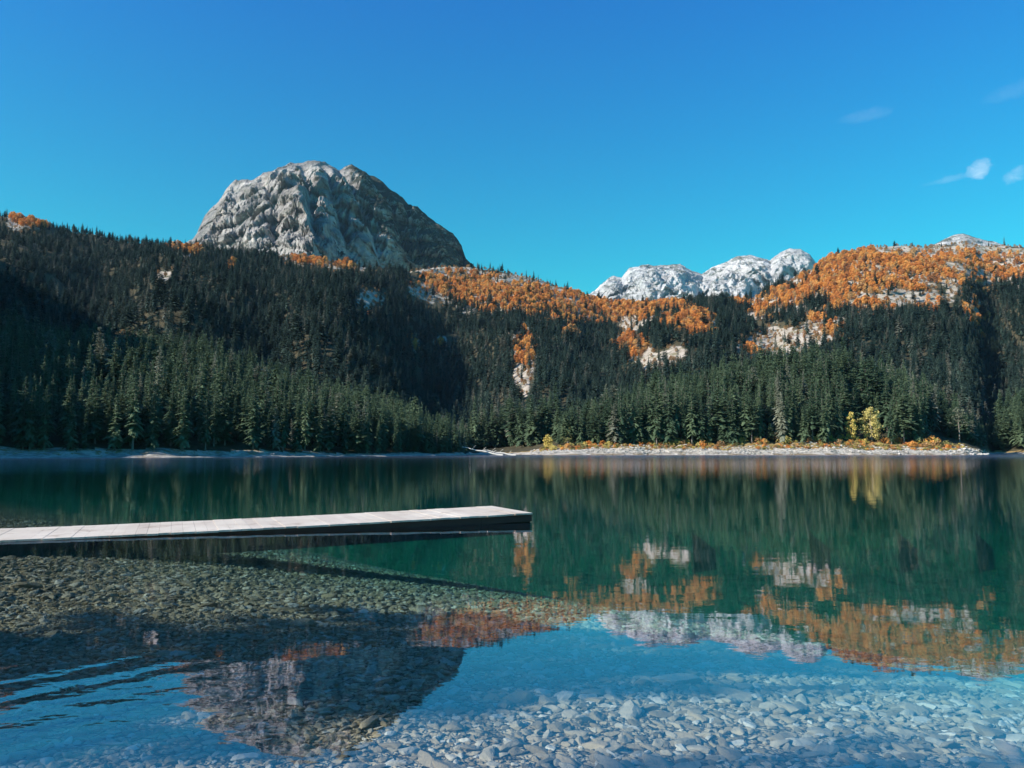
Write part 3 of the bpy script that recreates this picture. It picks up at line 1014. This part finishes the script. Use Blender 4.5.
for k, i in enumerate(cand):
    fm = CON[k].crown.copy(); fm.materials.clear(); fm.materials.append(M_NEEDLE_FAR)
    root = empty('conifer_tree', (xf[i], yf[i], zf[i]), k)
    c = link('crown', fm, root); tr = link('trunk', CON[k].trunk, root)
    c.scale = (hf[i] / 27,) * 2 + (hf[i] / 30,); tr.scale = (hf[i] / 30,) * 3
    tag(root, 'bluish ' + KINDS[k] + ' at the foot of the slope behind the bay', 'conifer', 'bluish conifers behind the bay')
    farp.append(c)
con_scatter('conifer_forest', xf[dens], yf[dens], zf[dens], hf[dens], kf[dens], 1.12, farp)

# autumn beeches on the ridge
oi_ = np.where(isO)[0]
xa = xf[oi_]; ya = yf[oi_]; za = zf[oi_]
x2 = np.concatenate([xa] + [xa + rng.normal(0, 4.5, len(xa)) for _ in range(2)]); y2 = np.concatenate([ya] + [ya + rng.normal(0, 4.5, len(xa)) for _ in range(2)])
thin = rng.random(len(x2)) < np.where(fbm(x2 / 45, y2 / 45, 88, 3) > -0.05, 0.9, 0.3)
x2, y2 = x2[thin], y2[thin]
z2 = ground(x2, y2)
h2 = np.clip(rng.normal(8.6, 2.0, len(x2)), 4.5, 14)
pxa, pya = proj(x2, y2, z2)
ins = (pxa > 0) & (pxa < 1024)
order = np.argsort(-np.where(ins, h2 / y2, -1))
topn = order[:290]
oproto = {}
def where_o(px, py):
    if px < 120: return 'on the far left ridge top', 'on the wooded left ridge'
    if px < 260: return 'below the left foot of the rocky dome', 'on the wooded left ridge'
    if px < 400: return 'in front of the foot of the rocky dome', 'on the wooded left ridge'
    if px < 740:
        if 500 < px < 550 and py > 325: return 'above the narrow scree in mid-slope', 'in small clumps on the middle slope'
        if py > 318: return ('low on the slope left of the narrow scree' if px < 510 else ('just right of the narrow scree' if px < 600 else 'on the slope around the small pale scree')), 'in small clumps on the middle slope'
        for lim, txt in ((460, 'just right of the rocky dome'), (520, 'in the left half of the middle ridge belt'), (590, 'in the right half of the middle ridge belt'), (741, 'on the ridge below the white peaks')):
            if px < lim: return txt, 'in the autumn belt on the middle ridge'
    for lim, txt in ((800, 'where the right ridge rises beside the white peaks'), (860, 'above the broad pale scree on the right ridge'), (920, 'in the middle of the right ridge wood'), (970, 'under the pale rock tip of the right ridge'), (9999, 'at the right end of the right ridge wood')):
        if px < lim: return ('low ' if py > 285 else '') + txt, 'in the broad autumn wood on the right ridge'


for i in topn:
    k = int(rng.integers(4))
    o = link('autumn_tree', ORM[k])
    o.location = (x2[i], y2[i], z2[i] - 0.2)
    o.rotation_euler = (0, 0, rng.uniform(0, 6.28))
    s_ = h2[i] / 10
    o.scale = (s_ * rng.uniform(1, 1.35), s_ * rng.uniform(1, 1.35), s_)
    wh, gw = where_o(pxa[i], pya[i])
    tag(o, size_word(h2[i], 10.0) + ' rounded orange beech tree ' + wh, 'autumn tree', 'orange beeches ' + gw)
    oproto.setdefault(k, o)
rest = np.array(order[290:])
n = len(rest)
if n:
    s_ = h2[rest] / 10
    wv = rng.uniform(1, 1.4, n)
    scatter('autumn_forest', np.stack([x2[rest], y2[rest], z2[rest] - .2], -1), np.stack([np.zeros(n), np.zeros(n), rng.uniform(0, 6.28, n)], -1),
            np.stack([s_ * wv, s_ * wv, s_], -1), rng.integers(0, 4, n), [oproto[k] for k in range(4)])

# scrub on the screes and around the autumn belts
sh = np.where((pk > -0.15) & (rng.random(len(xf)) < 0.5) & ~dens)[0]
sh2 = np.where((py < 300) & (px > 405) & (rng.random(len(xf)) < 0.25))[0]
sh = np.unique(np.concatenate([sh, sh2]))
xs_ = xf[sh] + rng.normal(0, 3, len(sh)); ys_ = yf[sh] + rng.normal(0, 3, len(sh)); zs_ = ground(xs_, ys_)
n = len(sh)
shp = []
for i in range(2):
    k = 0
    o = link('shrub', RUM[i])
    o.location = (xs_[i], ys_[i], zs_[i]); o.scale = (.5, .5, .4)
    tag(o, 'low rust brown shrub growing on the pale scree slope', 'shrub', 'rust shrubs on the scree')
    shp.append(o)
s_ = rng.uniform(.25, .6, n)
scatter('scrub', np.stack([xs_, ys_, zs_ - .2], -1)[2:], np.stack([np.zeros(n), np.zeros(n), rng.uniform(0, 6.28, n)], -1)[2:],
        np.stack([s_ * 1.2, s_ * 1.2, s_], -1)[2:], rng.integers(0, 2, n)[2:], shp)


# ------------------------------------------------------------------ single trees on the headland
def at(px, py_base=None, Y=400):
    t = float(pix(px, HORIZON)[0])
    x = t * Y
    return x, Y, float(ground(np.array([x]), np.array([Y]))[0])


def broad_tree(name, seed, px, Y, h, wd, m, label, cat, group=None, n_leaf=1500, leaf=0.36, base=0.12, lumps=16):
    lv, wd_ = leafy(seed, h, wd, n_leaf, leaf, lumps, base)
    x, y, z = at(px, None, Y)
    root = empty(name, (x, y, z - 0.1))
    link('crown', mesh_np('crown', lv[0], lv[1], [m]), root)
    link('trunk', mesh_np('trunk', wd_[0], wd_[1], [M_BARK], smooth=True), root)
    tag(root, label, cat, group)
    return root


broad_tree('autumn_tree', 71, 872, 398, 17.5, 7.6, M_YELLOW, 'tall bright yellow tree on the headland bank, the larger of two side by side', 'autumn tree', n_leaf=2600)
broad_tree('autumn_tree', 72, 852, 396, 14.5, 4.6, M_YELLOW, 'slender yellow tree just left of the larger yellow tree on the headland', 'autumn tree', n_leaf=1700)
broad_tree('autumn_tree', 73, 548, 400, 7.0, 4.2, M_YELLOW, 'small round yellow tree alone at the left tip of the headland', 'autumn tree', n_leaf=900)
broad_tree('autumn_tree', 74, 568, 402, 13.0, 4.6, M_GREENISH, 'yellowish olive tree at the left end of the headland forest', 'autumn tree')
broad_tree('autumn_tree', 75, 617, 399, 12.5, 3.0, M_GREENISH, 'slim yellow green tree in front of the headland spruces', 'autumn tree')

# lone pine with an umbrella crown near the right point
root = empty('pine_tree', at(960, None, 412))
r = np.random.default_rng(9)
lv = ([], [])
for k in range(13):
    an = k * 2.4; f = k / 12
    c = np.array([math.cos(an) * (3.4 - 1.6 * f) * (0.4 + .6 * r.random()), math.sin(an) * (3.4 - 1.6 * f) * (0.4 + .6 * r.random()), 9 + 7.5 * f])
    (v, f_), _ = leafy(400 + k, 2.4, 2.6, 120, 0.33, 3, 0.1, 0.5)
    o = len(lv[0]); v = [np.asarray(a) + c - np.array([0, 0, 1]) for a in v]
    lv[0].extend(v); lv[1].extend([tuple(i + o for i in t) for t in f_])
link('crown', mesh_np('crown', lv[0], lv[1], [M_NEEDLE_PALE]), root)
wv = [tube([(0, 0, -.4), (.2, 0, 5), (-.1, .1, 10), (.1, 0, 15.5)], [.34, .27, .2, .08], 8) + (0,)]
for k in range(7):
    an = k * 2.4
    wv.append(tube([(0, 0, 8 + k), (math.cos(an) * 1.3, math.sin(an) * 1.3, 9 + k), (math.cos(an) * 2.4, math.sin(an) * 2.4, 9.5 + k)], [.11, .08, .03], 5) + (0,))
V, Fc, _ = join(wv)
link('trunk', mesh_np('trunk', V, Fc, [M_BARK], smooth=True), root)
tag(root, 'lone pale grey-green pine with an umbrella crown near the right point of the headland', 'pine')

# bushes along the bank
BU = {}
for nm, m in (('orange', M_ORANGE), ('yellow', M_YELLOW), ('brown', M_RUST), ('olive green', M_GREENISH)):
    for j in range(2):
        lv, wd_ = leafy(500 + j + len(nm), 2.2, 2.3, 360, 0.22, 8, 0.05)
        V, Fc, mi = join([(lv[0], lv[1], 0), (wd_[0], wd_[1], 1)])
        BU[nm, j] = mesh_np('bush', V, Fc, [m, M_BARK], mi)
for i in range(120):
    pxx = rng.uniform(548, 950)
    Y = 390 + rng.uniform(0, 9)
    nm = rng.choice(['orange', 'yellow', 'brown', 'olive green'], p=[.38, .27, .2, .15])
    x, y, z = at(pxx, None, Y)
    o = link('bush', BU[str(nm), int(rng.integers(2))])
    o.location = (x, y, z - 0.15)
    big = 1.7 if (abs(pxx - 895) < 8 or abs(pxx - 940) < 14 or abs(pxx - 778) < 10) else 1.0
    s_ = rng.uniform(0.45, 1.15) * big
    o.scale = (s_ * 1.25, s_ * 1.25, s_); o.rotation_euler = (0, 0, rng.uniform(0, 6.28))
    side = 'left' if pxx < 700 else ('middle' if pxx < 850 else 'right')
    wb = 'at the headland tip' if pxx < 600 else ('below the left part of the headland forest' if pxx < 680 else ('below the middle of the headland forest' if pxx < 770 else (
        'left of the two yellow trees' if pxx < 850 else ('just right of the two yellow trees' if pxx < 905 else 'near the right point of the headland'))))
    g_ = {'left': 'between the small yellow tree and the middle of the headland', 'middle': 'on the bank left of the two yellow trees', 'right': 'on the bank around and right of the two yellow trees'}[side]
    tag(o, '%s %s bush on the bank %s' % ('large' if s_ > 1.2 else ('small' if s_ < 0.7 else 'low'), nm, wb), 'bush', '%s bushes %s' % (nm, g_))


# ------------------------------------------------------------------ stones
def stone_mesh(seed, sub=2, flat=0.40, planes=14):
    import bmesh
    bm = bmesh.new()
    bmesh.ops.create_icosphere(bm, subdivisions=sub, radius=1.0)
    r = np.random.default_rng(seed)
    P = np.array([v.co[:] for v in bm.verts])
    for _ in range(planes):
        n = r.normal(size=3); n /= np.linalg.norm(n)
        d = r.uniform(0.45, 0.8)
        s_ = P @ n - d
        P = P - np.outer(np.maximum(s_, 0) * 0.93, n)
    P *= np.array([1.0, r.uniform(.55, .85), flat * r.uniform(.8, 1.2)])
    P += 0.05 * np.stack([vnoise(P[:, 1] * 3, P[:, 2] * 3, seed), vnoise(P[:, 0] * 3, P[:, 2] * 3, seed + 1), vnoise(P[:, 0] * 3, P[:, 1] * 3, seed + 2)], -1)
    Fc = np.array([[v.index for v in f.verts] for f in bm.faces])
    bm.free()
    return mesh_np('stone', P, Fc, [M_STONE], smooth=False)


ST_ = [stone_mesh(700 + i, 3 if i < 6 else 2) for i in range(8)]
# bed stones: size class grows towards the open water on the right
def stones(sp, smin, smax, x0, x1, y0, y1, prob):
    x, y = jgrid(x0, x1, y0, y1, sp)
    z, inf = ground(x, y, True)
    t = x / np.maximum(y, .1)
    k = (np.abs(t) < 0.85) & (z > -1.9) & (rng.random(len(x)) < prob(x, y))
    x, y, z = x[k], y[k], z[k]
    s = rng.uniform(0, 1, len(x)) ** 1.7 * (smax - smin) + smin
    return x, y, z, s
A = stones(0.075, 0.028, 0.062, -10, 9, 3.2, 10.5, lambda x, y: 0.85 + x * 0)
A2 = stones(0.13, 0.05, 0.10, -16, 12, 10.5, 24, lambda x, y: 0.9 + x * 0)
B = stones(0.18, 0.06, 0.125, -13, 9, 3.0, 14, lambda x, y: 0.12 + 0.75 * sstep(-2.0, 0.6, x))
C_ = stones(0.42, 0.11, 0.21, -13, 9, 3.2, 14, lambda x, y: 0.03 + 0.26 * sstep(-1, 1.4, x))
SX, SY, SZ, SS = [np.concatenate([a[i] for a in (A, A2, B, C_)]) for i in range(4)]
spx, spy = proj(SX, SY, SZ)
vis = (spx > -5) & (spx < 1030) & (spy < 775) & (SZ < -0.03)
order = np.argsort(-np.where(vis, SS / SY, -1))
SK = rng.integers(0, 8, len(SX))
SR = rng.uniform(0, 6.28, len(SX)) * 0.5
sproto = {}
for i in order[:290]:
    k = int(SK[i])
    o = link('stone', ST_[k])
    s_ = float(SS[i])
    o.location = (SX[i], SY[i], SZ[i] + s_ * 0.12)
    o.scale = (s_ * rng.uniform(0.95, 1.3), s_, s_ * 0.8)
    o.rotation_euler = (rng.normal(0, .12), rng.normal(0, .12), SR[i])
    sd = 'right' if SX[i] > 0 else 'left'
    dp = 'nearest' if SY[i] < 4.6 else ('near' if SY[i] < 6.2 else 'farther')
    zn_ = 'bottom left corner' if spx[i] < 256 else ('left of the middle' if spx[i] < 512 else ('right of the middle' if spx[i] < 768 else 'bottom right corner'))
    tag(o, '%s flat stone on the lake bed, %s shallows, %s' % ('big' if s_ > 0.2 else 'medium', dp, zn_), 'stone', 'large stones under the near %s water' % sd)
    sproto.setdefault(k, o)
rest = order[290:]
n = len(rest)
s_ = SS[rest]
scatter('pebbles', np.stack([SX[rest], SY[rest], SZ[rest] + s_ * .1], -1), np.stack([rng.normal(0, .2, n), rng.normal(0, .2, n), SR[rest]], -1),
        np.stack([s_ * rng.uniform(.9, 1.35, n), s_, s_ * rng.uniform(.7, 1.1, n)], -1), rng.integers(0, len(sproto), n), [sproto[k] for k in sorted(sproto)])

# boulders of the point and of the beach
M_BOULD = mk_rock('beach_boulder', (0.42, 0.40, 0.37), (0.66, 0.63, 0.58), (0.10, 0.10, 0.06), -0.3, 1.2, 0.15)
BM = []
for i in range(3):
    b = ST_[i].copy(); b.materials.clear(); b.materials.append(M_BOULD); BM.append(b)
for i in range(34):
    if i < 16:
        pxx = rng.uniform(958, 988); Y = rng.uniform(385, 398); s_ = rng.uniform(.6, 1.5); wh = 'piled at the right point of the headland'
    else:
        pxx = rng.uniform(560, 950); Y = rng.uniform(381, 391); s_ = rng.uniform(.3, .8); wh = 'lying on the pale headland beach'
    x, y, z = at(pxx, None, Y)
    o = link('boulder', BM[i % 3])
    o.location = (x, y, max(z, 0) + s_ * .2)
    o.scale = (s_ * 1.3, s_, s_ * 1.2); o.rotation_euler = (0, 0, rng.uniform(0, 6))
    tag(o, 'pale limestone boulder ' + wh, 'boulder', 'boulders ' + wh)

# shingle and tufts along the headland bank
n = 5200
sx_ = rng.uniform(-1, 1, n)
pxs = rng.uniform(530, 985, n); ds = rng.uniform(0, 1, n)
tt = pix(pxs, HORIZON)[0]
Yq = np.interp(tt, tH, TAB[:, 1]) + ds ** 1.2 * 13 - 0.5
xq = tt * Yq; zq = ground(xq, Yq)
ok = zq > -0.1
xq, Yq, zq, ds = xq[ok], Yq[ok], zq[ok], ds[ok]; n = len(xq)
s_ = rng.uniform(0, 1, n) ** 3 * 0.75 + 0.16
bo = [o for o in COL.objects if o.name.startswith('boulder')][:3]
scatter('shingle', np.stack([xq, Yq, zq + s_ * .1], -1), np.stack([np.zeros(n), np.zeros(n), rng.uniform(0, 6.28, n)], -1), np.stack([s_ * 1.3, s_, s_ * .9], -1), rng.integers(0, 3, n), bo)
n = 1500
pxs = rng.uniform(540, 965, n); tt = pix(pxs, HORIZON)[0]
Yq = np.interp(tt, tH, TAB[:, 1]) + rng.uniform(6, 18, n)
xq = tt * Yq; zq = ground(xq, Yq)
ok = vnoise(xq / 5, Yq / 5, 61) > -0.25
xq, Yq, zq = xq[ok], Yq[ok], zq[ok]; n = len(xq)
bu = {}
for o in COL.objects:
    if o.name.startswith('bush') and o.data.name not in bu: bu[o.data.name] = o
bu = list(bu.values())
s_ = rng.uniform(0.15, 0.5, n)
scatter('undergrowth', np.stack([xq, Yq, zq - .05], -1), np.stack([np.zeros(n), np.zeros(n), rng.uniform(0, 6.28, n)], -1), np.stack([s_ * 1.4, s_ * 1.4, s_], -1), rng.integers(0, len(bu), n), bu)

# driftwood in the bay
M_DRIFT, q, p = mat('driftwood')
q.sock(p.inputs['Base Color'], q.mix(q.noise(q.mapping(geo(q), (.4, 3, 3)), 1, 4), (0.38, 0.36, 0.33, 1), (0.60, 0.58, 0.55, 1)))
p.inputs['Roughness'].default_value = 0.85
for (xa_, ya_, xb_, yb_, Y_, rad, lab) in ((462, 447, 503, 453, 330, 0.42, 'long bleached driftwood trunk slanting into the bay left of the headland'),
                                          (484, 450, 516, 453.6, 328, 0.30, 'shorter bleached driftwood trunk lying across the lower end of the long one')):
    ta, ea = pix(xa_, ya_); tb, eb = pix(xb_, yb_)
    a = Vector((float(ta) * Y_, Y_, CAM_H + Y_ * float(ea))); b = Vector((float(tb) * (Y_ - 5), Y_ - 5, 0.0))
    pa = [a.lerp(b, i / 8) + Vector((0, 0, 0.18 * math.sin(i * 1.7))) for i in range(9)]
    V, Fc = tube(pa, [rad * (0.35 + 0.65 * i / 8) for i in range(9)], 9)
    root = empty('driftwood', tuple(b))
    V = [tuple(Vector(v) - b) for v in V]
    link('log', mesh_np('log', V, Fc, [M_DRIFT], smooth=True), root)
    for j in range(3):
        c = pa[2 + 2 * j] - b
        V2, F2 = tube([c, c + Vector((1.0, -.4, 1.1)), c + Vector((1.6, -.8, 1.5))], [rad * .35, rad * .2, rad * .08], 6)
        link('branch_stub', mesh_np('stub', [tuple(v) for v in V2], F2, [M_DRIFT], smooth=True), root)
    tag(root, lab, 'driftwood')

# ------------------------------------------------------------------ floating pier
M_DECK, q, p = mat('bleached_deck')
g = geo(q)
n1 = q.noise(q.mapping(g, (1, 1, 1), (0, 0, -0.25)), 0.8, 6, 0.65)
n2 = q.noise(q.mapping(g, (1.2, 12, 1), (0, 0, 1.3)), 1.5, 5, 0.6)
c = q.mix(q.ramp(n1, [(0.35, 0.0), (0.7, 1.0)]), (0.52, 0.46, 0.37, 1), (0.72, 0.66, 0.56, 1))
c = q.mix(q.math('MULTIPLY', n2, 0.5), c, (0.46, 0.37, 0.32, 1))
isl = q.new('ShaderNodeAttribute', attribute_name='tone').outputs['Fac']
c = q.mix(q.math('MULTIPLY', isl, 0.3), c, (0.36, 0.28, 0.24, 1))
stn = q.ramp(q.noise(q.vmath('ADD', g, (7, 3, 0)), 1.6, 7, 0.7, 0.6), [(0.54, 0.0), (0.66, 0.75)])
c = q.mix(stn, c, (0.33, 0.25, 0.19, 1))
q.sock(p.inputs['Base Color'], c)
p.inputs['Roughness'].default_value = 0.85
q.sock(p.inputs['Normal'], q.bump(n2, 0.6, 0.012))
M_BEAM, q, p = mat('wet_dark_beam')
g = geo(q)
q.sock(p.inputs['Base Color'], q.mix(q.noise(q.mapping(g, (.8, .8, 6)), 2, 5), (0.028, 0.017, 0.013, 1), (0.075, 0.042, 0.032, 1)))
p.inputs['Roughness'].default_value = 0.8
M_FLOAT, q, p = mat('dark_float')
q.sock(p.inputs['Base Color'], q.mix(q.noise(geo(q), 3, 5), (0.015, 0.015, 0.015, 1), (0.05, 0.05, 0.045, 1)))
p.inputs['Roughness'].default_value = 0.9

A0 = Vector((0.45, 18.35)); A1 = Vector((-9.15, 14.3))      # front edge, water end and left frame edge
ax = (A1 - A0).normalized(); LEN = 14.8; WID = 2.45
nx = Vector((ax.y, -ax.x))
if nx.y < 0: nx = -nx
pier = empty('pier', (A0.x, A0.y, 0))
L01 = (A1 - A0).length


def deck_z(s):
    f = min(s / L01, 1.0)
    return 0.035 + 0.18 * (1 - f) ** 1.5


def pp(s, c, z):
    p_ = A0 + ax * s + nx * c
    return (p_.x - A0.x, p_.y - A0.y, z)


rp = random.Random(4)
V = []; Fc = []; tone = []


def board(s0, s1, c0, c1, zt0, zt1, th):
    o = len(V)
    for s_, zt in ((s0, zt0), (s1, zt1)):
        for c_ in (c0, c1):
            V.append(pp(s_, c_, zt)); V.append(pp(s_, c_, zt - th))
    # order: s0c0t s0c0b s0c1t s0c1b s1c0t s1c0b s1c1t s1c1b
    for f in ((0, 4, 6, 2), (1, 3, 7, 5), (0, 1, 5, 4), (2, 6, 7, 3), (0, 2, 3, 1), (4, 5, 7, 6)):
        Fc.append(tuple(o + i for i in f))


s = 0.0
while s < LEN:
    wv = rp.uniform(0.19, 0.24)
    ov = rp.uniform(0.0, 0.035)
    lift = rp.uniform(-0.003, 0.005)
    tn = rp.random() * 0.6 if rp.random() < 0.88 else 0.9
    board(s, s + wv - 0.003, -0.03 - ov, WID + 0.03 + rp.uniform(0, .03), deck_z(s) + lift, deck_z(s + wv) + lift, 0.035)
    tone += [tn] * 8
    s += wv
me = mesh_np('deck', V, Fc, [M_DECK])
a = me.attributes.new('tone', 'FLOAT', 'POINT'); a.data.foreach_set('value', tone)
link('deck', me, pier)


def strip(name, segs, mat_, th):
    global V, Fc
    V, Fc = [], []
    for (s0, s1, c0, c1, z0, z1, t0) in segs:
        board(s0, s1, c0, c1, z0, z1, t0)
    return link(name, mesh_np(name, V, Fc, [mat_]), pier)


def long_segs(c0, c1, dz, th, n=12):
    out = []
    for i in range(n):
        s0 = LEN * i / n + 0.001; s1 = LEN * (i + 1) / n - 0.001
        out.append((s0, s1, c0, c1, deck_z(s0) - dz, deck_z(s1) - dz, th))
    return out


strip('edge_beam', long_segs(0.0, 0.07, 0.040, 0.15), M_BEAM, .15)
strip('edge_beam', long_segs(WID - 0.07, WID, 0.040, 0.15), M_BEAM, .15)
strip('end_beam', [(0.012, 0.075, 0.075, WID - 0.075, deck_z(0) - 0.042, deck_z(0) - 0.042, 0.15)], M_BEAM, .15)
strip('float', long_segs(0.09, WID - 0.09, 0.060, 0.40, 11), M_FLOAT, .5)
for sp_ in ():
    c0 = Vector(pp(sp_, 0.9, deck_z(sp_) + 0.012))
    path = [c0 + Vector((0.11 * math.cos(i / 14 * 6.283), 0.11 * math.sin(i / 14 * 6.283), 0.0)) for i in range(15)]
    V2, F2 = tube(path, [0.012] * 15, 6)
    link('mooring_ring', mesh_np('ring', [tuple(v) for v in V2], F2, [M_BEAM], smooth=True), pier)
tag(pier, 'long low floating pier with bleached pale deck boards and dark wet sides', 'pier')

# spruces on the near left bank whose shade lies over the shallows
for i, (x, y, h, k) in enumerate(((-22, -7.6, 15, 2), (-21, -5.4, 13.2, 0), (-23, -2.6, 14, 2), (-21, -1.0, 14.5, 2), (-25, -6.6, 14.5, 0), (-28, -9.5, 16.5, 1), (-27, -4.6, 16, 0), (-22, -10.4, 15, 1),
                                  (-33, -8, 19, 0), (-24.5, -1.6, 15.5, 2), (-24, 3.4, 9.0, 5), (-31, -5.6, 18.5, 2), (-26, -12.6, 14, 3), (-22.5, -9.0, 15, 2), (-23, -12, 15.5, 2), (-20.5, -7.0, 13.5, 2), (-24, -14, 16, 2), (-29, -2.6, 19, 2))):
    z = float(ground(np.array([x]), np.array([y]))[0])
    put_conifer(k, x, y, z, h * (1.06 if h > 10 else 1), i * 1.3, 'spruce on the near left bank shading the shallows', 'spruces on the near left bank')

# ------------------------------------------------------------------ haze
HAZE = 0.00002
mh = bpy.data.materials.new('haze')
mh.use_nodes = True
t = mh.node_tree
t.nodes.clear()
pv = t.nodes.new('ShaderNodeVolumePrincipled')
pv.inputs['Color'].default_value = (0.45, 0.78, 1.0, 1)
pv.inputs['Density'].default_value = HAZE
pv.inputs['Anisotropy'].default_value = 0.2
ou = t.nodes.new('ShaderNodeOutputMaterial')
t.links.new(pv.outputs[0], ou.inputs['Volume'])
X0, X1, Y0, Y1, ZB, ZT = -7600, 7600, -7600, 7600, -14.0, 1420.0
V = [(X0, Y0, ZT), (X1, Y0, ZT), (X1, Y1, ZT), (X0, Y1, ZT), (X0, Y0, ZB), (X1, Y0, ZB), (X1, Y1, ZB), (X0, Y1, ZB)]
if HAZE > 0:
    tag(link('haze', mesh_np('haze', V, Fw, [mh])), kind='stuff')
print('TREES near', len(xn), 'far', int(dens.sum()), 'orange', len(x2), 'stones', len(SX))
